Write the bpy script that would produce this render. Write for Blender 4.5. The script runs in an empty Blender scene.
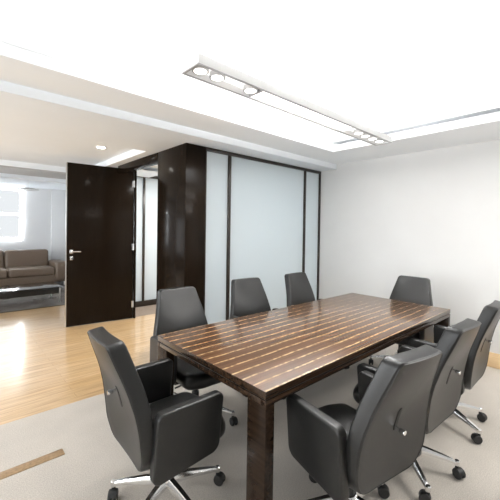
import bpy, bmesh, math, random
from mathutils import Vector, Matrix
random.seed(7)
R = math.radians
sc = bpy.context.scene
COL = sc.collection

# ---------------------------------------------------------------- materials
def new_mat(name):
    m = bpy.data.materials.new(name); m.use_nodes = True
    nt = m.node_tree
    return m, nt, nt.nodes['Principled BSDF']

def pset(b, **k):
    names = dict(color='Base Color', rough='Roughness', metal='Metallic', coat='Coat Weight', coatr='Coat Roughness',
                 spec='Specular IOR Level', ior='IOR', trans='Transmission Weight', sheen='Sheen Weight')
    for a, v in k.items():
        s = b.inputs[names[a]]
        s.default_value = (*v, 1) if a == 'color' else v

def N(nt, t, **k):
    n = nt.nodes.new(t)
    for a, v in k.items(): setattr(n, a, v)
    return n

def plain(name, color, rough=.5, **k):
    m, nt, b = new_mat(name)
    pset(b, color=color, rough=rough, **k)
    return m

def noisy(name, color, amount=.1, scale=30, rough=.6, bump=0.0, bscale=None, **k):
    """colour varied a little by noise, plus optional bump"""
    m, nt, b = new_mat(name)
    pset(b, rough=rough, **k)
    tc = N(nt, 'ShaderNodeTexCoord')
    n = N(nt, 'ShaderNodeTexNoise'); n.inputs['Scale'].default_value = scale; n.inputs['Detail'].default_value = 4
    nt.links.new(tc.outputs['Object'], n.inputs['Vector'])
    r = N(nt, 'ShaderNodeValToRGB')
    r.color_ramp.elements[0].position = .3; r.color_ramp.elements[1].position = .7
    r.color_ramp.elements[0].color = (*[c*(1-amount) for c in color], 1)
    r.color_ramp.elements[1].color = (*[min(1, c*(1+amount)) for c in color], 1)
    nt.links.new(n.outputs['Fac'], r.inputs['Fac']); nt.links.new(r.outputs['Color'], b.inputs['Base Color'])
    if bump:
        n2 = N(nt, 'ShaderNodeTexNoise'); n2.inputs['Scale'].default_value = bscale or scale*4; n2.inputs['Detail'].default_value = 3
        nt.links.new(tc.outputs['Object'], n2.inputs['Vector'])
        bp = N(nt, 'ShaderNodeBump'); bp.inputs['Strength'].default_value = bump; bp.inputs['Distance'].default_value = .002
        nt.links.new(n2.outputs['Fac'], bp.inputs['Height']); nt.links.new(bp.outputs['Normal'], b.inputs['Normal'])
    return m

def emitter(name, color, strength):
    m, nt, b = new_mat(name)
    b.inputs['Base Color'].default_value = (.8, .8, .8, 1)
    b.inputs['Emission Color'].default_value = (*color, 1)
    b.inputs['Emission Strength'].default_value = strength
    return m

def wood_floor():
    m, nt, b = new_mat('oak_planks')
    pset(b, rough=.3, spec=.5, coat=.8, coatr=.14)
    tc = N(nt, 'ShaderNodeTexCoord')
    br = N(nt, 'ShaderNodeTexBrick'); br.offset = .37
    br.inputs['Color1'].default_value = (.60, .41, .21, 1); br.inputs['Color2'].default_value = (.66, .48, .28, 1)
    br.inputs['Mortar'].default_value = (.34, .21, .10, 1)
    br.inputs['Scale'].default_value = 1; br.inputs['Mortar Size'].default_value = .0012
    br.inputs['Brick Width'].default_value = 1.3; br.inputs['Row Height'].default_value = .085
    nt.links.new(tc.outputs['Object'], br.inputs['Vector'])
    mp = N(nt, 'ShaderNodeMapping'); mp.inputs['Scale'].default_value = (1.5, 28, 1)
    nt.links.new(tc.outputs['Object'], mp.inputs['Vector'])
    n = N(nt, 'ShaderNodeTexNoise'); n.inputs['Scale'].default_value = 1.6; n.inputs['Detail'].default_value = 6
    nt.links.new(mp.outputs['Vector'], n.inputs['Vector'])
    rp = N(nt, 'ShaderNodeValToRGB')
    rp.color_ramp.elements[0].color = (.68, .62, .56, 1); rp.color_ramp.elements[1].color = (1.06, 1.03, 1, 1)
    rp.color_ramp.elements[0].position = .3; rp.color_ramp.elements[1].position = .65
    nt.links.new(n.outputs['Fac'], rp.inputs['Fac'])
    mx = N(nt, 'ShaderNodeMix', data_type='RGBA', blend_type='MULTIPLY'); mx.inputs['Factor'].default_value = 1
    nt.links.new(br.outputs['Color'], mx.inputs['A']); nt.links.new(rp.outputs['Color'], mx.inputs['B'])
    nt.links.new(mx.outputs['Result'], b.inputs['Base Color'])
    return m

def ebony(name, base, dark, light, stripes=True, axis='Y', spacing=.077, rough=.22, coat=.6, spec=.5):
    """striped macassar veneer: grain along X, pale streaks every few centimetres across Y"""
    m, nt, b = new_mat(name)
    pset(b, rough=rough, coat=coat, coatr=.08, spec=spec)
    tc = N(nt, 'ShaderNodeTexCoord')
    mp = N(nt, 'ShaderNodeMapping')
    mp.inputs['Scale'].default_value = {'Y': (2.2, 60, 60), 'X': (60, 2.2, 60), 'Z': (60, 60, 2.2)}[axis]
    nt.links.new(tc.outputs['Object'], mp.inputs['Vector'])
    n = N(nt, 'ShaderNodeTexNoise'); n.inputs['Scale'].default_value = 1.3; n.inputs['Detail'].default_value = 5
    nt.links.new(mp.outputs['Vector'], n.inputs['Vector'])
    rp = N(nt, 'ShaderNodeValToRGB')
    rp.color_ramp.elements[0].position = .32; rp.color_ramp.elements[1].position = .68
    rp.color_ramp.elements[0].color = (*dark, 1); rp.color_ramp.elements[1].color = (*base, 1)
    nt.links.new(n.outputs['Fac'], rp.inputs['Fac'])
    out = rp.outputs['Color']
    if stripes:
        w = N(nt, 'ShaderNodeTexWave', wave_type='BANDS', bands_direction=axis if axis != 'Z' else 'X')
        w.inputs['Scale'].default_value = 2*math.pi/20/spacing
        w.inputs['Distortion'].default_value = .9; w.inputs['Detail'].default_value = 2.5; w.inputs['Detail Scale'].default_value = 1.2
        nt.links.new(tc.outputs['Object'], w.inputs['Vector'])
        wr = N(nt, 'ShaderNodeValToRGB')
        wr.color_ramp.elements[0].position = .90; wr.color_ramp.elements[0].color = (0, 0, 0, 1)
        wr.color_ramp.elements[1].position = .985; wr.color_ramp.elements[1].color = (1, 1, 1, 1)
        nt.links.new(w.outputs['Fac'], wr.inputs['Fac'])
        n2 = N(nt, 'ShaderNodeTexNoise'); n2.inputs['Scale'].default_value = 34; n2.inputs['Detail'].default_value = 2
        nt.links.new(tc.outputs['Object'], n2.inputs['Vector'])
        r2 = N(nt, 'ShaderNodeValToRGB'); r2.color_ramp.elements[0].position = .36; r2.color_ramp.elements[1].position = .6
        r2.color_ramp.elements[0].color = (.25, .25, .25, 1)
        nt.links.new(n2.outputs['Fac'], r2.inputs['Fac'])
        ml = N(nt, 'ShaderNodeMath', operation='MULTIPLY')
        nt.links.new(wr.outputs['Color'], ml.inputs[0]); nt.links.new(r2.outputs['Color'], ml.inputs[1])
        mx = N(nt, 'ShaderNodeMix', data_type='RGBA')
        nt.links.new(ml.outputs[0], mx.inputs['Factor']); nt.links.new(out, mx.inputs['A'])
        mx.inputs['B'].default_value = (*light, 1)
        out = mx.outputs['Result']
    nt.links.new(out, b.inputs['Base Color'])
    return m

def frosted():
    m, nt, b = new_mat('frosted_glass')
    pset(b, color=(.68, .73, .76), rough=.38, spec=.5)
    tr = N(nt, 'ShaderNodeBsdfTranslucent'); tr.inputs['Color'].default_value = (.72, .80, .84, 1)
    mx = N(nt, 'ShaderNodeMixShader'); mx.inputs[0].default_value = .35
    o = nt.nodes['Material Output']
    nt.links.new(b.outputs[0], mx.inputs[1]); nt.links.new(tr.outputs[0], mx.inputs[2]); nt.links.new(mx.outputs[0], o.inputs['Surface'])
    return m

def carpet(name, color):
    m, nt, b = new_mat(name)
    pset(b, rough=.95, spec=.1, sheen=.15)
    tc = N(nt, 'ShaderNodeTexCoord')
    n = N(nt, 'ShaderNodeTexNoise'); n.inputs['Scale'].default_value = 170; n.inputs['Detail'].default_value = 3
    n3 = N(nt, 'ShaderNodeTexNoise'); n3.inputs['Scale'].default_value = 3.5; n3.inputs['Detail'].default_value = 2
    for x in (n, n3): nt.links.new(tc.outputs['Object'], x.inputs['Vector'])
    ad = N(nt, 'ShaderNodeMath', operation='MULTIPLY_ADD'); ad.inputs[1].default_value = .25
    nt.links.new(n3.outputs['Fac'], ad.inputs[0]); nt.links.new(n.outputs['Fac'], ad.inputs[2])
    rp = N(nt, 'ShaderNodeValToRGB'); rp.color_ramp.elements[0].position = .45; rp.color_ramp.elements[1].position = .8
    rp.color_ramp.elements[0].color = (*[c*.8 for c in color], 1); rp.color_ramp.elements[1].color = (*[min(1, c*1.16) for c in color], 1)
    nt.links.new(ad.outputs[0], rp.inputs['Fac']); nt.links.new(rp.outputs['Color'], b.inputs['Base Color'])
    bp = N(nt, 'ShaderNodeBump'); bp.inputs['Strength'].default_value = .5; bp.inputs['Distance'].default_value = .004
    nt.links.new(n.outputs['Fac'], bp.inputs['Height']); nt.links.new(bp.outputs['Normal'], b.inputs['Normal'])
    return m

M = {}
M['plaster'] = noisy('white_plaster', (.67, .67, .665), .015, 3, .75)
M['hall_ceil'] = noisy('cool_white_paint', (.82, .86, .90), .01, 3, .8)
M['ceil'] = noisy('ceiling_paint', (.86, .885, .91), .01, 3, .8)
M['hall_wall'] = noisy('pale_grey_paint', (.72, .73, .74), .015, 3, .7)
M['carpet'] = carpet('beige_carpet', (.50, .46, .41))
M['office_carpet'] = carpet('brown_carpet', (.22, .17, .13))
M['wood'] = wood_floor()
M['stone'] = noisy('grey_floor_stone', (.20, .19, .18), .25, 4, .22)
M['black'] = plain('black_trim', (.012, .011, .010), .35)
M['strip'] = noisy('brown_floor_strip', (.33, .22, .12), .25, 60, .5)
M['base'] = ebony('oak_baseboard', (.80, .58, .34), (.70, .50, .28), (0, 0, 0), stripes=False, axis='X', rough=.4, coat=.1)
M['veneer'] = ebony('dark_veneer', (.012, .0078, .0050), (.009, .0058, .0036), (0, 0, 0), stripes=False, axis='Z', rough=.16, coat=.0, spec=.08)
M['frame'] = plain('dark_frame', (.020, .014, .010), .3)
M['frost'] = frosted()
M['top'] = ebony('macassar_top', (.125, .062, .032), (.068, .034, .018), (.50, .34, .17), axis='Y', coat=.22, spec=.35)
M['edge'] = ebony('macassar_edge', (.060, .034, .020), (.012, .007, .0045), (0, 0, 0), stripes=False, axis='Y', coat=.15, spec=.3)
M['legwood'] = ebony('macassar_leg', (.030, .018, .011), (.014, .008, .005), (.2, .13, .08), stripes=False, axis='X', coat=.03, spec=.15)
M['leather'] = noisy('charcoal_leather', (.009, .009, .0088), .12, 12, .36, bump=.08, bscale=420, spec=.5)
M['plastic'] = plain('black_plastic', (.015, .015, .015), .45)
M['slot'] = plain('dark_slot', (.006, .006, .006), .6)
M['chrome'] = plain('polished_aluminium', (.80, .80, .80), .14, metal=1.0)
M['alu'] = plain('satin_aluminium', (.58, .58, .58), .35, metal=1.0)
M['white_metal'] = plain('white_enamel', (.80, .80, .80), .4)
M['rim'] = plain('grey_rim', (.42, .42, .43), .5)
M['glow'] = emitter('lit_reflector', (1, .99, .97), .65)
M['cord'] = plain('pale_cord', (.30, .30, .30), .5)
M['diff'] = emitter('light_diffuser', (1, .97, .93), 1.4)
M['up'] = emitter('uplight_diffuser', (1, .98, .95), 110)
M['spot'] = emitter('lamp_face', (1, .96, .90), 1.6)
M['down'] = emitter('downlight_face', (1, .96, .9), 14)
M['sofa'] = noisy('brown_sofa_cloth', (.14, .10, .07), .12, 90, .42, bump=.10, spec=.5)
M['gloss_black'] = plain('gloss_black_glass', (.02, .02, .02), .12, coat=.5)
M['lampgrey'] = plain('grey_lamp_metal', (.35, .35, .34), .4)
M['win_frame'] = plain('white_window_frame', (.62, .63, .64), .45)
gm, gnt, gb = new_mat('clear_pane'); pset(gb, color=(1, 1, 1), rough=0, trans=1, ior=1.01, spec=.2); M['glass'] = gm

# ---------------------------------------------------------------- mesh helpers
def link(name, me, mat, parent=None, smooth=True, angle=40):
    o = bpy.data.objects.new(name, me); COL.objects.link(o)
    if mat: me.materials.append(mat)
    if smooth:
        for p in me.polygons: p.use_smooth = True
        try: me.set_sharp_from_angle(angle=R(angle))
        except Exception: pass
    if parent: o.parent = parent
    return o

def obj(name, bm, mat, parent=None, smooth=True, angle=40):
    bmesh.ops.recalc_face_normals(bm, faces=bm.faces)
    me = bpy.data.meshes.new(name); bm.to_mesh(me); bm.free()
    return link(name, me, mat, parent, smooth, angle)

def box(bm, x0, x1, y0, y1, z0, z1, bev=0.0, seg=2, mat=None):
    r = bmesh.ops.create_cube(bm, size=1)
    vs = r['verts']
    T = Matrix.Translation(((x0+x1)/2, (y0+y1)/2, (z0+z1)/2)) @ Matrix.Diagonal((abs(x1-x0), abs(y1-y0), abs(z1-z0), 1))
    if mat: T = mat @ T
    bmesh.ops.transform(bm, matrix=T, verts=vs)
    if bev:
        es = list({e for v in vs for e in v.link_edges})
        bmesh.ops.bevel(bm, geom=es, offset=bev, segments=seg, profile=.5, affect='EDGES', clamp_overlap=True)

def bxo(name, x0, x1, y0, y1, z0, z1, mat, parent=None, bev=0.0, seg=2):
    bm = bmesh.new(); box(bm, x0, x1, y0, y1, z0, z1, bev, seg); return obj(name, bm, mat, parent, smooth=bev > 0)

def lathe(bm, prof, n=24, mat=None, cap=True):
    rings = []
    for r, z in prof:
        rings.append([bm.verts.new((r*math.cos(2*math.pi*i/n), r*math.sin(2*math.pi*i/n), z)) for i in range(n)])
    for a, b in zip(rings, rings[1:]):
        for i in range(n): bm.faces.new((a[i], a[(i+1) % n], b[(i+1) % n], b[i]))
    if cap:
        bm.faces.new(rings[0][::-1]); bm.faces.new(rings[-1])
    if mat: bmesh.ops.transform(bm, matrix=mat, verts=[v for r in rings for v in r])

def tube(bm, pts, rad, n=10):
    pts = [Vector(p) for p in pts]
    rads = rad if isinstance(rad, (list, tuple)) else [rad]*len(pts)
    rings = []
    t0 = (pts[1]-pts[0]).normalized(); up = Vector((0, 0, 1)) if abs(t0.z) < .9 else Vector((1, 0, 0))
    for i, p in enumerate(pts):
        t = (pts[min(i+1, len(pts)-1)]-pts[max(i-1, 0)]).normalized()
        a = t.cross(up).normalized(); b = a.cross(t); up = b
        rings.append([bm.verts.new(p+(a*math.cos(2*math.pi*k/n)+b*math.sin(2*math.pi*k/n))*rads[i]) for k in range(n)])
    for a, b in zip(rings, rings[1:]):
        for k in range(n): bm.faces.new((a[k], a[(k+1) % n], b[(k+1) % n], b[k]))
    bm.faces.new(rings[0][::-1]); bm.faces.new(rings[-1])

def round_poly(pts, radii, seg=6, maxlen=.035):
    out = []
    n = len(pts)
    for i in range(n):
        p = Vector(pts[i]); a = Vector(pts[i-1]); b = Vector(pts[(i+1) % n]); r = radii[i]
        d1 = (a-p).normalized(); d2 = (b-p).normalized()
        half = math.acos(max(-1, min(1, d1.dot(d2))))/2
        L = min(r/math.tan(half), .48*(a-p).length, .48*(b-p).length) if math.tan(half) > 1e-6 else 0
        r = L*math.tan(half)
        s, e = p+d1*L, p+d2*L
        c = p+(d1+d2).normalized()*(r/math.sin(half))
        a0 = math.atan2(*(s-c).yx); a1 = math.atan2(*(e-c).yx)
        da = (a1-a0+math.pi) % (2*math.pi)-math.pi
        for k in range(seg+1):
            t = a0+da*k/seg; out.append(Vector((c.x+r*math.cos(t), c.y+r*math.sin(t))))
    dense = []
    for i, p in enumerate(out):
        q = out[(i+1) % len(out)]; L = (q-p).length
        if L < 1e-5: continue
        k = max(1, math.ceil(L/maxlen))
        for j in range(k): dense.append(p.lerp(q, j/k))
    return dense

def pad(bm, outline, T, r, f, puff=0.0, rings=6, rseg=4):
    """closed cushion-like slab: outline in a plane, thickness T, edge radius r; f(a, b, t) places a point"""
    n = len(outline)
    nor = []
    for i in range(n):
        t = (outline[(i+1) % n]-outline[i-1]).normalized(); nor.append(Vector((-t.y, t.x)))   # inward for CCW
    cen = sum(outline, Vector((0, 0)))/n
    loops = []
    for k in range(rseg+1):
        th = math.pi/2*k/rseg
        loops.append(([p+m*(r*(1-math.cos(th))) for p, m in zip(outline, nor)], T/2-r+r*math.sin(th)))
    inner = loops[-1][0]
    for k in range(1, rings):
        s = 1-k/rings
        loops.append(([cen+(p-cen)*s for p in inner], T/2+puff*(1-s*s)))
    def side(sg):
        L = [[bm.verts.new(f(p.x, p.y, sg*t)) for p in pts] for pts, t in loops]
        c = bm.verts.new(f(cen.x, cen.y, sg*(T/2+puff)))
        for a, b in zip(L, L[1:]):
            for i in range(n): bm.faces.new((a[i], a[(i+1) % n], b[(i+1) % n], b[i]))
        for i in range(n): bm.faces.new((L[-1][i], L[-1][(i+1) % n], c))
        return L[0]
    A = side(1); B = side(-1)
    for i in range(n): bm.faces.new((A[i], B[i], B[(i+1) % n], A[(i+1) % n]))

def empty(name, loc=(0, 0, 0), rz=0):
    o = bpy.data.objects.new(name, None); COL.objects.link(o)
    o.location = loc; o.rotation_euler = (0, 0, rz); o.empty_display_size = .1
    return o

def tag(o, label, cat, group=None):
    o['label'] = label; o['category'] = cat
    if group: o['group'] = group
    return o

def struct(o, label=None):
    o['kind'] = 'structure'
    if label: o['label'] = label
    return o

# ---------------------------------------------------------------- setting
XW = 4.349            # right wall
YP = 3.14             # glass partition
XC0, XC1, YC1 = 1.903, 2.165, 3.79   # veneered corner column
YE = 2.975            # carpet / plank edge
YS = 6.84             # planks / stone edge in lounge
XL, YN, YF = -3.4, -4.0, 10.5
SOF, LOW, TOPZ = 2.445, 2.373, 2.78

# floors
struct(bxo('floor', XL, XW, YN, YE, -.06, 0, M['carpet']), 'pale beige carpet under the meeting table')
struct(bxo('floor', XL, XW, YE, 5.2, -.06, -.001, M['wood']), 'glossy oak plank floor beside the carpet')
f3 = struct(bxo('floor', XL, 1.9, 5.2, YS, -.06, -.001, M['wood']), 'oak plank floor running towards the lounge')
struct(bxo('floor', 1.9, XW, 5.2, 6.2, -.06, -.001, M['office_carpet']), 'brown floor of the small glazed office')
struct(bxo('floor', XL, 2.75, YS, YF, -.06, 0, M['stone']), 'dark grey glossy floor under the sofa')
struct(bxo('trim_1', XL, 2.75, YS-.02, YS+.02, -.02, .006, M['black']), 'thin black strip where planks meet the lounge floor')

# walls
struct(bxo('baseboard_right', XW-.016, XW, YN, YP-.03, 0, .16, M['base'], bev=.004), 'oak baseboard along the white wall')
def wall_with_holes(name, fixed, lo, hi, z1, holes, mat, axis, th=.12):
    """wall at fixed coordinate (axis 'x' or 'y'), running lo..hi, with rectangular holes (a0,a1,z0,z1)"""
    bm = bmesh.new()
    def B(a0, a1, z0, z1_):
        if a1-a0 < 1e-4 or z1_-z0 < 1e-4: return
        if axis == 'y': box(bm, a0, a1, fixed, fixed+th, z0, z1_)
        else: box(bm, fixed, fixed+th, a0, a1, z0, z1_)
    cur = lo
    for a0, a1, z0, zz in sorted(holes):
        B(cur, a0, 0, z1); B(a0, a1, 0, z0); B(a0, a1, zz, z1); cur = a1
    B(cur, hi, 0, z1)
    return struct(obj(name, bm, mat, smooth=False))
WN = []
WR = [(-3.7, -2.7, .9, 2.40), (-1.5, -.5, .9, 2.40)]
struct(wall_with_holes('wall_right', XW, YN, 6.2, 3.0, WR, M['plaster'], 'x'), 'plain white wall behind the far end of the table')
wall_with_holes('wall_front', YN-.12, XL-.12, XW+.12, 3.0, WN, M['plaster'], 'y')
WL = [(-.6, 2.2, .5, 2.3), (3.6, 6.0, .5, 2.3), (7.4, 9.8, .6, 2.3)]  # unseen openings placed to brighten the left carpet and hall
wall_with_holes('wall_left', XL-.12, YN, YF, 3.0, WL, M['plaster'], 'x')
WB = [(-1.3, 1.452, 1.09, 2.41)]
wall_with_holes('wall_back', YF, XL-.12, 2.75, 3.0, WB, M['hall_wall'], 'y', th=.16)
struct(bxo('wall_lounge', 2.6, 2.75, 5.92, YF, 0, 2.7, M['hall_wall']))
struct(bxo('wall_office', 2.198, 2.213, 5.195, 5.95, 0, 2.6, M['hall_wall']))
struct(bxo('wall_office', 2.213, 2.75, 5.895, 5.95, 2.425, 2.6, M['hall_wall']))
struct(bxo('wall_office', 2.213, 2.318, 5.84, 5.95, 0, 2.425, M['hall_wall']))
struct(bxo('trim_2', 2.11, 2.6, YF-.10, YF, 0, LOW+.09, M['hall_wall'], bev=.006), 'shallow pale pilaster right of the lounge window')

def window(name, a0, a1, z0, z1, fixed, axis, rail=True, th=.07, label=None):
    o = empty(name); struct(o, label)
    bm = bmesh.new(); w = .05
    def B(a, b, c, d, t0=0.0, t1=th):
        if axis == 'y': box(bm, a, b, fixed+t0, fixed+t1, c, d, .004)
        else: box(bm, fixed+t0, fixed+t1, a, b, c, d, .004)
    B(a0, a0+w, z0, z1); B(a1-w, a1, z0, z1); B(a0+w, a1-w, z0, z0+w); B(a0+w, a1-w, z1-w, z1)
    if rail: B(a0+w, a1-w, (z0+z1)/2-.03, (z0+z1)/2+.03)
    obj('window_frame', bm, M['win_frame'], o)
    bm = bmesh.new()
    if axis == 'y': box(bm, a0+w, a1-w, fixed+.03, fixed+.036, z0+w, z1-w)
    else: box(bm, fixed+.03, fixed+.036, a0+w, a1-w, z0+w, z1-w)
    obj('pane', bm, M['glass'], o, smooth=False)
    return o
k = 1
for a0, a1, z0, z1 in WB[::-1]:
    window('window_%d' % k, a0, a1, z0, z1, YF+.05, 'y', label='bright lounge window above the sofa' if k == 1 else None); k += 1

# ceilings ---------------------------------------------------------------
def quad(bm, *p): bm.faces.new([bm.verts.new(q) for q in p])
TX0, TX1, TY0, TY1 = -2.2, 3.62, -.1, 2.44      # tray opening over the table
bm = bmesh.new()
# flat soffit ring round the tray
YB = 2.86
for (x0, x1, y0, y1) in ((XL, TX0, YN, YB), (TX1, XW, YN, YB), (TX0, TX1, YN, TY0), (TX0, TX1, TY1, YB)):
    quad(bm, (x0, y0, SOF), (x1, y0, SOF), (x1, y1, SOF), (x0, y1, SOF))
# tray profile: lip, shadow groove on the end wall, coved sides
prof = [(0, SOF), (0, 2.525), (-.13, 2.522), (-.13, 2.565), (0, 2.562)]
for i in range(1, 9):
    a = R(90*i/8); prof.append((.42*(1-math.cos(a)), 2.565+.215*math.sin(a)))
loops = []
for d, z in prof:
    gx = d if d > 0 else d
    gy = d if d > 0 else 0          # only the end wall shows the groove
    loops.append([bm.verts.new(p) for p in ((TX0+max(d, 0), TY0+gy, z), (TX1-gx, TY0+gy, z), (TX1-gx, TY1-gy, z), (TX0+max(d, 0), TY1-gy, z))])
for a, b in zip(loops, loops[1:]):
    for i in range(4): bm.faces.new((a[i], a[(i+1) % 4], b[(i+1) % 4], b[i]))
bm.faces.new(loops[-1])
ce = struct(obj('ceiling', bm, M['ceil'], smooth=True, angle=25), 'white recessed tray ceiling over the meeting table')
struct(bxo('gap_shade', TX1+.125, TX1+.129, TY0, TY1, 2.523, 2.564, plain('grey_gap_shade', (.16, .16, .16), .6)), 'grey strip painted as shade in the edge groove of the tray ceiling')  # added strip, its grey stands in for shade inside the groove
# dropped ceiling beside partition and hall with a second recess
HX0, HX1, HY0, HY1, HZ = -2.6, 1.78, 3.86, 6.36, 2.46
bm = bmesh.new()
quad(bm, (XL, YB, LOW), (XW, YB, LOW), (XW, YB, SOF), (XL, YB, SOF))
for (x0, x1, y0, y1) in ((XL, XC0+.1, YB, HY0), (XC0+.1, XW, YB, YP+.02), (XL, HX0, HY0, HY1), (HX1, XC0+.1, HY0, 5.1), (HX1, 2.75, 5.1, HY1), (XL, 2.75, HY1, 7.14)):
    quad(bm, (x0, y0, LOW), (x1, y0, LOW), (x1, y1, LOW), (x0, y1, LOW))
A = [(HX0, HY0), (HX1, HY0), (HX1, HY1), (HX0, HY1)]
for i in range(4):
    (x0, y0), (x1, y1) = A[i], A[(i+1) % 4]
    quad(bm, (x0, y0, LOW), (x1, y1, LOW), (x1, y1, HZ), (x0, y0, HZ))
quad(bm, *[(x, y, HZ) for x, y in A])
quad(bm, (XL, 7.14, LOW), (2.75, 7.14, LOW), (2.75, 7.14, 2.46), (XL, 7.14, 2.46))
quad(bm, (XL, 7.14, 2.46), (2.75, 7.14, 2.46), (2.75, YF, 2.46), (XL, YF, 2.46))
struct(obj('ceiling', bm, M['hall_ceil'], smooth=False), 'lower ceiling over the hall with its own shallow recess')
struct(bxo('trim_3', XL, 2.6, 8.55, 8.63, 2.435, 2.46, M['ceil'], bev=.004))
struct(bxo('ceiling', 2.0, XW, YP, 5.9, 2.43, 2.5, M['ceil']), 'ceiling of the small glazed office')
struct(bxo('trim_6', XL, 2.6, 6.36, 7.14, 2.352, 2.372, plain('mid_grey', (.40, .40, .40), .6)), 'mid grey bulkhead strip across the hall ceiling')  # strip given a darker grey than the ceiling around it
# roof slab keeps the sky out above the suspended ceilings
struct(bxo('ceiling', XL-.12, XW+.12, YN-.12, YF+.16, 3.0, 3.08, M['ceil']))

# dark joinery -------------------------------------------------------------
colm = bxo('column', XC0, XC1, YP, YC1, 0, LOW-.001, M['veneer'], bev=.003)
tag(colm, 'glossy dark wood column at the left end of the frosted glass partition', 'column')
struct(bxo('trim_4', XC0, XC0+.10, YC1+.001, 5.08, 2.262, LOW-.001, M['veneer'], bev=.002), 'dark wood header beam over the office doorway')
bm = bmesh.new()
box(bm, 2.2, 2.222, 5.13, 5.19, 0, LOW-.002, .003)
struct(obj('trim_5', bm, M['veneer']), 'dark jamb carrying the open door')

def glass_wall(name, x0, x1, y, z0, z1, mulls, bot, top, label, endw=.032):
    o = empty(name, ((x0+x1)/2, y, 0)); ox, oy = (x0+x1)/2, y
    tag(o, label, 'partition')
    d = .06
    L = lambda a: a-ox
    bxo('top_rail', L(x0), L(x1), -.001, d, z1-top, z1, M['frame'], o, .003)
    bxo('bottom_rail', L(x0), L(x1), -.001, d, z0, z0+bot, M['frame'], o, .003)
    edges = [(x0, x0+.012)]+mulls+[(x1-endw, x1)]
    for a, b in edges: bxo('mullion', L(a), L(b), 0, d, z0+bot, z1-top, M['frame'], o, .003)
    for (a, b), (c, e) in zip(edges, edges[1:]):
        bxo('frosted_pane', L(b), L(c), .022, .034, z0+bot, z1-top, M['frost'], o)
    return o
glass_wall('glass_partition', XC1+.001, XW-.001, YP, 0, LOW-.001, [(2.497, 2.536), (3.946, 3.982)], .09, .04,
           'tall frosted glass partition in dark frame behind the meeting table')
glass_wall('glass_partition', 2.32, XW-.001, 5.83, 0, 2.42, [(2.650, 2.690), (3.3, 3.34)], .10, .055,
           'frosted glass screen seen through the open doorway')

# door: hinged at the jamb, standing open towards the hall
hx, hy, fx, fy = 2.190, 5.1545, 1.257, 5.260
dr = empty('door_1', (hx, hy, 0), math.atan2(fy-hy, fx-hx)); struct(dr, 'tall glossy dark wood door standing open, chrome lever handle')
dl = math.hypot(fx-hx, fy-hy)
bxo('door_leaf', 0.006, dl, -.045, 0, .008, 2.362, M['veneer'], dr, .002)
bxo('edge_trim', dl, dl+.012, -.045, -.001, .008, 2.362, M['alu'], dr, .001)
# the visible face looks towards -Y, which is local +y side here after the ~174 degree turn
h = bmesh.new(); box(h, dl-.085, dl-.035, 0, .009, 1.06, 1.115, .003); hh = obj('handle_rose', h, M['chrome'], dr)
h = bmesh.new(); tube(h, [(dl-.06, .008, 1.088), (dl-.06, .045, 1.088), (dl-.075, .052, 1.088), (dl-.175, .052, 1.088)], .0095)
obj('door_handle', h, M['chrome'], dr)
h = bmesh.new(); box(h, dl-.082, dl-.042, 0, .008, .965, 1.02, .003); obj('lock_plate', h, M['chrome'], dr)
for z in (2.134, 1.138, .23):
    h = bmesh.new(); lathe(h, [(.009, z-.05), (.009, z+.05)], 10, Matrix.Translation((0, .006, 0))); box(h, 0.002, .026, -.001, .0025, z-.05, z+.05)
    obj('hinge', h, M['alu'], dr)

# brown strip let into the carpet
st = tag(bxo('floor_strip', -.62, .556, 2.328, 2.397, 0, .004, M['strip'], bev=.001),
         'short brown strip let into the pale carpet at lower left', 'floor strip')

# ---------------------------------------------------------------- table
tx0, ty0, tL, tW = 1.0265, 1.0117, 2.40, 1.0065
tb = tag(empty('meeting_table', (tx0+tL/2, ty0+tW/2, 0)), 'long glossy dark wood meeting table with pale striped grain', 'table')
hxx, hyy = tL/2, tW/2
top_ = bxo('tabletop', -hxx, hxx, -hyy, hyy, .705, .740, M['top'], tb, .0025)
top_.data.materials.append(M['edge'])
for p in top_.data.polygons: p.material_index = 0 if p.normal.z > .8 else 1
bxo('shadow_gap', -hxx+.006, hxx-.006, -hyy+.006, hyy-.006, .699, .7055, M['black'], tb)
bm = bmesh.new()
for (a, b, c, d) in ((-hxx, hxx, -hyy, -hyy+.03), (-hxx, hxx, hyy-.03, hyy), (-hxx, -hxx+.03, -hyy+.03, hyy-.03), (hxx-.03, hxx, -hyy+.03, hyy-.03)):
    box(bm, a, b, c, d, .672, .699, .0015)
obj('apron', bm, M['edge'], tb)
for sx in (-1, 1):
    for sy in (-1, 1):
        xa, xb = sorted((sx*hxx, sx*(hxx-.057))); ya, yb = sorted((sy*hyy, sy*(hyy-.118)))
        bxo('leg', xa, xb, ya, yb, 0, .672, M['legwood'], tb, .002)

# ---------------------------------------------------------------- meeting chairs
def interp(z, tab):
    if z <= tab[0][0]:
        (a, b), (c, d) = tab[0], tab[1]
    elif z >= tab[-1][0]:
        (a, b), (c, d) = tab[-2], tab[-1]
    else:
        for (a, b), (c, d) in zip(tab, tab[1:]):
            if a <= z <= c: break
    return b+(d-b)*(z-a)/(c-a)
raw = [(.28, -.172), (.40, -.180), (.50, -.188), (.60, -.200), (.70, -.226), (.80, -.272), (.90, -.318), (.97, -.340)]
wrap = [(.28, -.30), (.60, -.30), (.70, -.25), (.80, .05), (.90, .35), (.97, .45)]   # waisted at the lever, wrapping forward at the head
def yc(z):  # smoothed spine curve
    return sum(interp(z+d, raw) for d in (-.04, -.02, 0, .02, .04))/5

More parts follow.
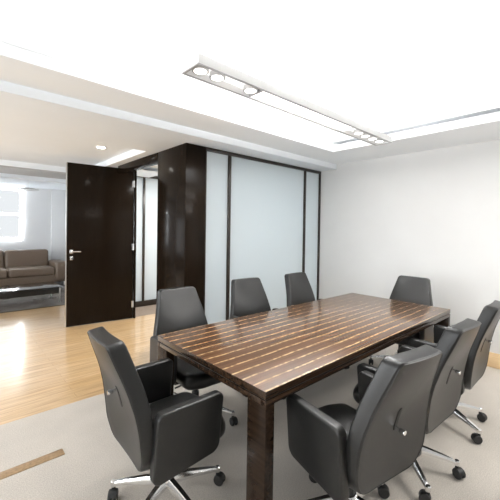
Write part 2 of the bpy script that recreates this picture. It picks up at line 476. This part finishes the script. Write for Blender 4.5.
def back_pt(a, z, t):
    k_ = max(0, .5-t/.066)*.036      # the rear face is a little smaller than the front one
    if t > 0: u = max(0, min(1, (z-.52)/.42)); t += .010*u*u*(3-2*u)   # thicker towards the head
    return (a*(1-k_), yc(z)+interp(z, wrap)*a*a+t, z-(z-.6)*k_*.7)
BACK = [(-.185, .352), (0, .338), (.185, .352), (.247, .440), (.247, .60), (.156, .958), (-.156, .958), (-.247, .60), (-.247, .440)]
BR = [.10, 1.2, .10, .12, .5, .035, .035, .5, .12]

def make_chair():
    t = empty('conference_chair')
    bm = bmesh.new()
    pad(bm, round_poly(BACK, BR), .066, .010, back_pt, puff=.004)
    bk = obj('backrest', bm, M['leather'], t, angle=60)
    # stitched seam following the rear edge
    bm = bmesh.new()
    ol = round_poly(BACK, BR); n = len(ol)
    pts = []
    for i in range(n):
        tt = (ol[(i+1) % n]-ol[i-1]).normalized(); p = ol[i]+Vector((-tt.y, tt.x))*.007
        pts.append(back_pt(p.x, p.y, -.0322))
    tube(bm, pts+[pts[0]], .0028, 6); obj('seam', bm, M['leather'], bk)
    # recessed slot with the chrome tilt lever
    bm = bmesh.new()
    pad(bm, round_poly([(-.012, .592), (.012, .592), (.012, .705), (-.012, .705)], [.012]*4, 4), .006, .002,
        lambda a, z, d: back_pt(a, z, -.0365+d), rings=3, rseg=2)
    obj('slot', bm, M['slot'], bk)
    bm = bmesh.new()
    c = Vector(back_pt(0, .688, -.033)); e = c+Vector((0, -.036, -.006))
    tube(bm, [c, e], .0062, 10); lathe(bm, [(.0095, -.012), (.0105, -.009), (.0105, .009), (.0095, .012)], 12,
        Matrix.Translation(e) @ Matrix.Rotation(R(90), 4, 'X'))
    obj('lever', bm, M['chrome'], bk)
    # seat
    bm = bmesh.new()
    SE = [(-.205, -.17), (.205, -.17), (.218, .23), (.10, .275), (-.10, .275), (-.218, .23)]
    pad(bm, round_poly(SE, [.05, .05, .07, .12, .12, .07]), .105, .045, lambda a, b, d: (a, b, .413+d-.05*max(0, b-.12)), puff=.012)
    obj('seat', bm, M['leather'], t, angle=60)
    # closed side panels that serve as arms
    AR = [(-.205, .340), (.135, .375), (.158, .655), (-.185, .650)]
    for s in (-1, 1):
        bm = bmesh.new()
        pad(bm, round_poly(AR, [.035, .05, .028, .035]), .050, .010, lambda a, b, d, s=s: (s*(.258+.02*(b-.5))+d, a, b), puff=.003)
        obj('armrest', bm, M['leather'], t, angle=60)
    # mechanism under the seat
    bm = bmesh.new()
    box(bm, -.11, .11, -.10, .12, .315, .372, .015, 3); box(bm, -.20, .20, -.02, .05, .335, .36, .006)
    tube(bm, [(.10, .06, .335), (.21, .07, .33)], .006)
    obj('seat_mechanism', bm, M['plastic'], t)
    bm = bmesh.new(); lathe(bm, [(.027, .15), (.027, .22), (.019, .222), (.019, .33)], 18); obj('gas_lift', bm, M['plastic'], t)
    # five-star base
    bm = bmesh.new(); lathe(bm, [(.030, .10), (.040, .108), (.042, .150), (.034, .162), (.028, .164)], 22)
    bs = obj('base', bm, M['chrome'], t)
    for k_ in range(5):
        a = R(72*k_); rot = Matrix.Rotation(a, 4, 'Z')
        bm = bmesh.new()
        secs = [(.028, .024, .112, .156), (.12, .020, .104, .139), (.22, .016, .090, .115), (.292, .013, .076, .094)]
        rg = []
        for x, w, z0, z1 in secs:
            ww = w*.55
            rg.append([bm.verts.new(p) for p in ((x, -w, z0), (x, w, z0), (x, w, z0+(z1-z0)*.55), (x, ww, z1), (x, -ww, z1), (x, -w, z0+(z1-z0)*.55))])
        for p, q in zip(rg, rg[1:]):
            for i in range(6): bm.faces.new((p[i], p[(i+1) % 6], q[(i+1) % 6], q[i]))
        bm.faces.new(rg[0][::-1]); bm.faces.new(rg[-1])
        lathe(bm, [(.012, .066), (.015, .070), (.015, .094), (.011, .098)], 14, Matrix.Translation((.292, 0, 0)))
        bmesh.ops.transform(bm, matrix=rot, verts=bm.verts)
        obj('leg', bm, M['chrome'], bs, angle=35)
        bm = bmesh.new()
        cr = Matrix.Translation((.292, 0, 0)) @ Matrix.Rotation(R(40+67*k_), 4, 'Z')
        for s in (-1, 1):
            lathe(bm, [(.020, -.010), (.026, -.0085), (.029, -.005), (.029, .005), (.026, .0085), (.020, .010)], 20,
                  cr @ Matrix.Translation((.014, s*.0145, .029)) @ Matrix.Rotation(R(90), 4, 'X'))
        lathe(bm, [(.010, .030), (.010, .082)], 10, cr)
        # hood over the wheels
        hood = []
        for i in range(9):
            th = R(10+160*i/8)
            hood.append([bm.verts.new(cr @ Vector((.014+.031*math.cos(th), w, .029+.031*math.sin(th)))) for w in (-.012, .012)])
        for p, q in zip(hood, hood[1:]): bm.faces.new((p[0], p[1], q[1], q[0]))
        box(bm, .004, .024, -.004, .004, .02, .055, 0, 2, cr)
        bmesh.ops.transform(bm, matrix=rot, verts=bm.verts)
        obj('castor', bm, M['plastic'], bs, angle=35)
    return t

def dup(root):
    def cp(o, par):
        c = o.copy(); COL.objects.link(c)
        if par: c.parent = par
        for ch in o.children: cp(ch, c)
        return c
    return cp(root, None)

G = 'grey leather chairs around the meeting table'
chairs = [  # hub x, y, turn, base turn (world), label
    (.855, 1.56, -91.9, 60, 'grey leather chair at the near short end of the table, seen from behind'),
    (1.39, 2.115, 178.2, 20, 'grey leather chair on the partition side, nearest the dark column'),
    (2.19, 2.175, 175.5, 45, 'grey leather chair on the partition side, middle of its row of three'),
    (2.965, 2.145, 183.5, 10, 'grey leather chair on the partition side, closest to the white wall'),
    (3.47, 1.48, 90, 30, 'grey leather chair alone at the far short end, back to the white wall'),
    (1.468, .86, -10, 68, 'grey leather chair in the right foreground, whole left armrest showing, chrome lever on its back'),
    (2.095, .863, -3, 11.5, 'grey leather chair partly behind the right foreground chair, middle of the near side'),
    (2.83, .875, 1, 30, 'grey leather chair at the right edge, farthest of the three on the near side'),
]
proto = make_chair()
for i, (x, y, rz, bz, lab) in enumerate(chairs):
    c = proto if i == 0 else dup(proto)
    c.location = (x, y, 0); c.rotation_euler = (0, 0, R(rz)); tag(c, lab, 'chair', G)
    for ch in c.children:
        if ch.name.split('.')[0] == 'base': ch.rotation_euler = (0, 0, R(bz-rz))
        if i == 5 and ch.name.split('.')[0] == 'backrest':          # this lever is pushed down in its slot
            for g in ch.children:
                if g.name.split('.')[0] == 'lever': g.location = (0, .018, -.075)

# ---------------------------------------------------------------- linear pendant over the table
LX0, LX1, LY0, LY1, LZ0, LZ1 = .952, 3.150, 1.462, 1.626, 2.302, 2.352
cx, cy_ = (LX0+LX1)/2, (LY0+LY1)/2
pl = tag(empty('linear_pendant', (cx, cy_, LZ0)), 'long slim white pendant light with round lamps hanging over the table', 'pendant light')
a0, a1, b0, b1, hh_ = LX0-cx, LX1-cx, LY0-cy_, LY1-cy_, LZ1-LZ0
bm = bmesh.new()
for (p, q, r_, s_) in ((a0, a1, b0, b0+.012), (a0, a1, b1-.012, b1), (a0, a0+.012, b0+.012, b1-.012), (a1-.012, a1, b0+.012, b1-.012)):
    box(bm, p, q, r_, s_, 0, hh_, .001)
obj('housing', bm, M['white_metal'], pl)
bm = bmesh.new()
for (p, q, r_, s_) in ((a0, a1, b0, b0+.013), (a0, a1, b1-.013, b1), (a0, a0+.012, b0+.013, b1-.013), (a1-.012, a1, b0+.013, b1-.013)):
    box(bm, p-.001 if p == a0 else p, q, r_, s_, -.006, -.0005, .001)
obj('rim', bm, M['rim'], pl)
bxo('reflector', a0+.014, a1-.014, b0+.014, b1-.014, hh_-.012, hh_-.006, M['glow'], pl)
bxo('diffuser', -.60, .48, b0+.02, b1-.02, .004, .012, M['diff'], pl, .002)
bxo('uplight', a0+.05, a1-.05, b0+.03, b1-.03, hh_-.004, hh_+.001, M['up'], pl)
for x in (-.585, .465):
    bxo('divider', x-.028, x-.020, b0+.014, b1-.014, 0, hh_-.012, M['rim'], pl)
for x in (1.02, 1.135, 1.39, 2.68, 2.80, 2.93, 3.06):
    bm = bmesh.new()
    lathe(bm, [(.046, .004), (.046, .030), (.03, .036)], 26, Matrix.Translation((x-cx, 0, 0)))
    lo = obj('lamp_reflector', bm, M['alu'], pl)
    bm = bmesh.new(); lathe(bm, [(.036, .0015), (.037, .0045)], 26, Matrix.Translation((x-cx, 0, 0))); obj('lamp', bm, M['spot'], lo)
for x in (a0+.05, a1-.05):
    bm = bmesh.new(); tube(bm, [(x, 0, hh_), (x, 0, TOPZ-LZ0)], .0015, 6); obj('suspension_wire', bm, M['cord'], pl)
bm = bmesh.new()
pts = []
for i in range(13):
    u = i/12
    pts.append((a0+.02-.045*math.sin(math.pi*min(1, u*1.2))*(1-u) , .035*math.sin(math.pi*u)*(1-u)*1.5+.02*(1-u), hh_+(TOPZ-LZ0-hh_)*u))
tube(bm, pts, .003, 8); obj('power_cord', bm, M['cord'], pl)

# downlight in hall recess
dn = tag(empty('downlight', (1.44, 4.42, HZ)), 'small round recessed downlight in the hall ceiling', 'downlight')
bm = bmesh.new(); lathe(bm, [(.062, -.004), (.066, -.002), (.066, .0)], 28); obj('trim_ring', bm, M['white_metal'], dn)
bm = bmesh.new(); lathe(bm, [(.050, -.006), (.052, -.0035)], 28); obj('lamp', bm, M['down'], dn)

# ---------------------------------------------------------------- lounge
sf = tag(empty('sofa', (.55, 9.55, 0)), 'brown fabric sofa below the bright lounge window', 'sofa')
def soft(name, x0, x1, y0, y1, z0, z1, r, par, mat=M['sofa'], seg=4):
    return bxo(name, x0, x1, y0, y1, z0, z1, mat, par, r, seg)
SX0, SX1 = -1.95, 1.70
soft('base_frame', SX0+.02, SX1-.02, -.43, .42, .10, .27, .02, sf)
for a, b in ((-1.70, -.62), (-.615, .455), (.46, 1.38)):
    soft('seat_cushion', a, b, -.46, .22, .265, .46, .06, sf)
    bc = soft('back_cushion', a, b, -.10, .10, .36, .86, .07, sf)
    bc.location = (0, .24, 0); bc.rotation_euler = (R(-8), 0, 0)
soft('backrest', SX0+.2, SX1-.38, .34, .46, .2, .72, .05, sf)
for a, b in ((SX0, SX0+.25), (1.38, SX1)): soft('armrest', a, b, -.47, .44, .12, .575, .07, sf)
for a in (SX0+.1, SX1-.1):
    for b in (-.38, .36):
        bm = bmesh.new(); lathe(bm, [(.018, 0), (.022, .10)], 12, Matrix.Translation((a, b, 0))); obj('leg', bm, M['alu'], sf)

ct = tag(empty('coffee_table', (.70, 7.48, 0)), 'low black coffee table with glossy top in front of the sofa', 'coffee table')
bxo('tabletop', -.95, .93, -.38, .40, .285, .30, M['gloss_black'], ct, .003)
bxo('apron', -.93, .88, -.36, .38, .175, .285, M['black'], ct, .004)
for a in (-.9, .89):
    for b in (-.35, .37): bxo('leg', a-.012, a+.012, b-.012, b+.012, 0, .285, M['alu'], ct, .002)

lp = tag(empty('hanging_lamp', (1.38, 9.2, 2.30)), 'slim grey lamp hanging beside the top of the lounge window', 'lamp')
bm = bmesh.new(); lathe(bm, [(.03, .03), (.12, .022), (.215, 0), (.222, -.012), (.12, -.004), (.03, .004)], 30); obj('shade', bm, M['lampgrey'], lp)
bm = bmesh.new(); tube(bm, [(0, 0, .02), (0, 0, 2.46-2.30)], .004, 8); obj('rod', bm, M['white_metal'], lp)

# ---------------------------------------------------------------- light
def area(name, loc, rot, sx, sy, power, color=(1, 1, 1)):
    l = bpy.data.lights.new(name, 'AREA'); l.shape = 'RECTANGLE'; l.size = sx; l.size_y = sy; l.energy = power; l.color = color
    o = bpy.data.objects.new(name, l); COL.objects.link(o); o.location = loc; o.rotation_euler = rot
    return o
W = bpy.data.worlds.new('daylight'); sc.world = W; W.use_nodes = True
bg = W.node_tree.nodes['Background']; bg.inputs[0].default_value = (.93, .97, 1, 1); bg.inputs[1].default_value = .66
# daylight by the lounge window and unseen side windows added to brighten the rooms
DAY = (.95, .98, 1)
for a0_, a1_, z0, z1 in WN: area('window_daylight', ((a0_+a1_)/2, YN+.02, (z0+z1)/2), (R(-90), 0, 0), a1_-a0_, z1-z0, 55, DAY)
for (a0_, a1_, z0, z1), pw in zip(WL, (85, 105, 28)): area('window_daylight', (XL+.02, (a0_+a1_)/2, (z0+z1)/2), (0, R(-90), 0), z1-z0, a1_-a0_, pw, DAY)
for a0_, a1_, z0, z1 in WB: area('window_daylight', ((a0_+a1_)/2, YF-.02, (z0+z1)/2), (R(90), 0, 0), a1_-a0_, z1-z0, 300, DAY)
for a0_, a1_, z0, z1 in WR: area('window_daylight', (XW-.02, (a0_+a1_)/2, (z0+z1)/2), (0, R(90), 0), z1-z0, a1_-a0_, 4, DAY)
area('pendant_light', (cx, cy_, LZ0-.010), (0, 0, 0), 2.0, .11, 16, (1, .96, .91))
area('chair_front_fill', (3.2, -.58, SOF-.01), (0, 0, 0), 1.25, .72, 40, (1, .97, .93))  # unseen lamp behind the camera, added to brighten the far chair fronts
area('office_ceiling_light', (3.2, 4.5, 2.41), (0, 0, 0), 1.2, .5, 60, (1, .98, .95))

# ---------------------------------------------------------------- camera
f, cyp, yaw, pitch, roll, hc = 332.82, 233.44, .833, -.0127, .015, 1.4479
fw = Vector((math.cos(yaw)*math.cos(pitch), math.sin(yaw)*math.cos(pitch), math.sin(pitch)))
r0 = Vector((math.sin(yaw), -math.cos(yaw), 0)); u0 = r0.cross(fw)
rt = r0*math.cos(roll)+u0*math.sin(roll); up = -r0*math.sin(roll)+u0*math.cos(roll)
cam = bpy.data.cameras.new('camera'); cam.sensor_width = 36; cam.lens = f/500*36
cam.shift_y = (cyp-250)/500; cam.clip_start = .05; cam.clip_end = 100
co = bpy.data.objects.new('camera', cam); COL.objects.link(co)
mw = Matrix((( rt.x, up.x, -fw.x, 0), (rt.y, up.y, -fw.y, 0), (rt.z, up.z, -fw.z, hc), (0, 0, 0, 1)))
co.matrix_world = mw
sc.camera = co

sc.view_settings.view_transform = 'Standard'; sc.view_settings.look = 'None'
sc.view_settings.exposure = 0.46; sc.view_settings.gamma = 1
try:
    sc.view_settings.use_curve_mapping = False
    sc.cycles.use_denoising = True
    sc.cycles.max_bounces = 10; sc.cycles.diffuse_bounces = 6
    sc.cycles.sample_clamp_indirect = 8
except Exception: pass
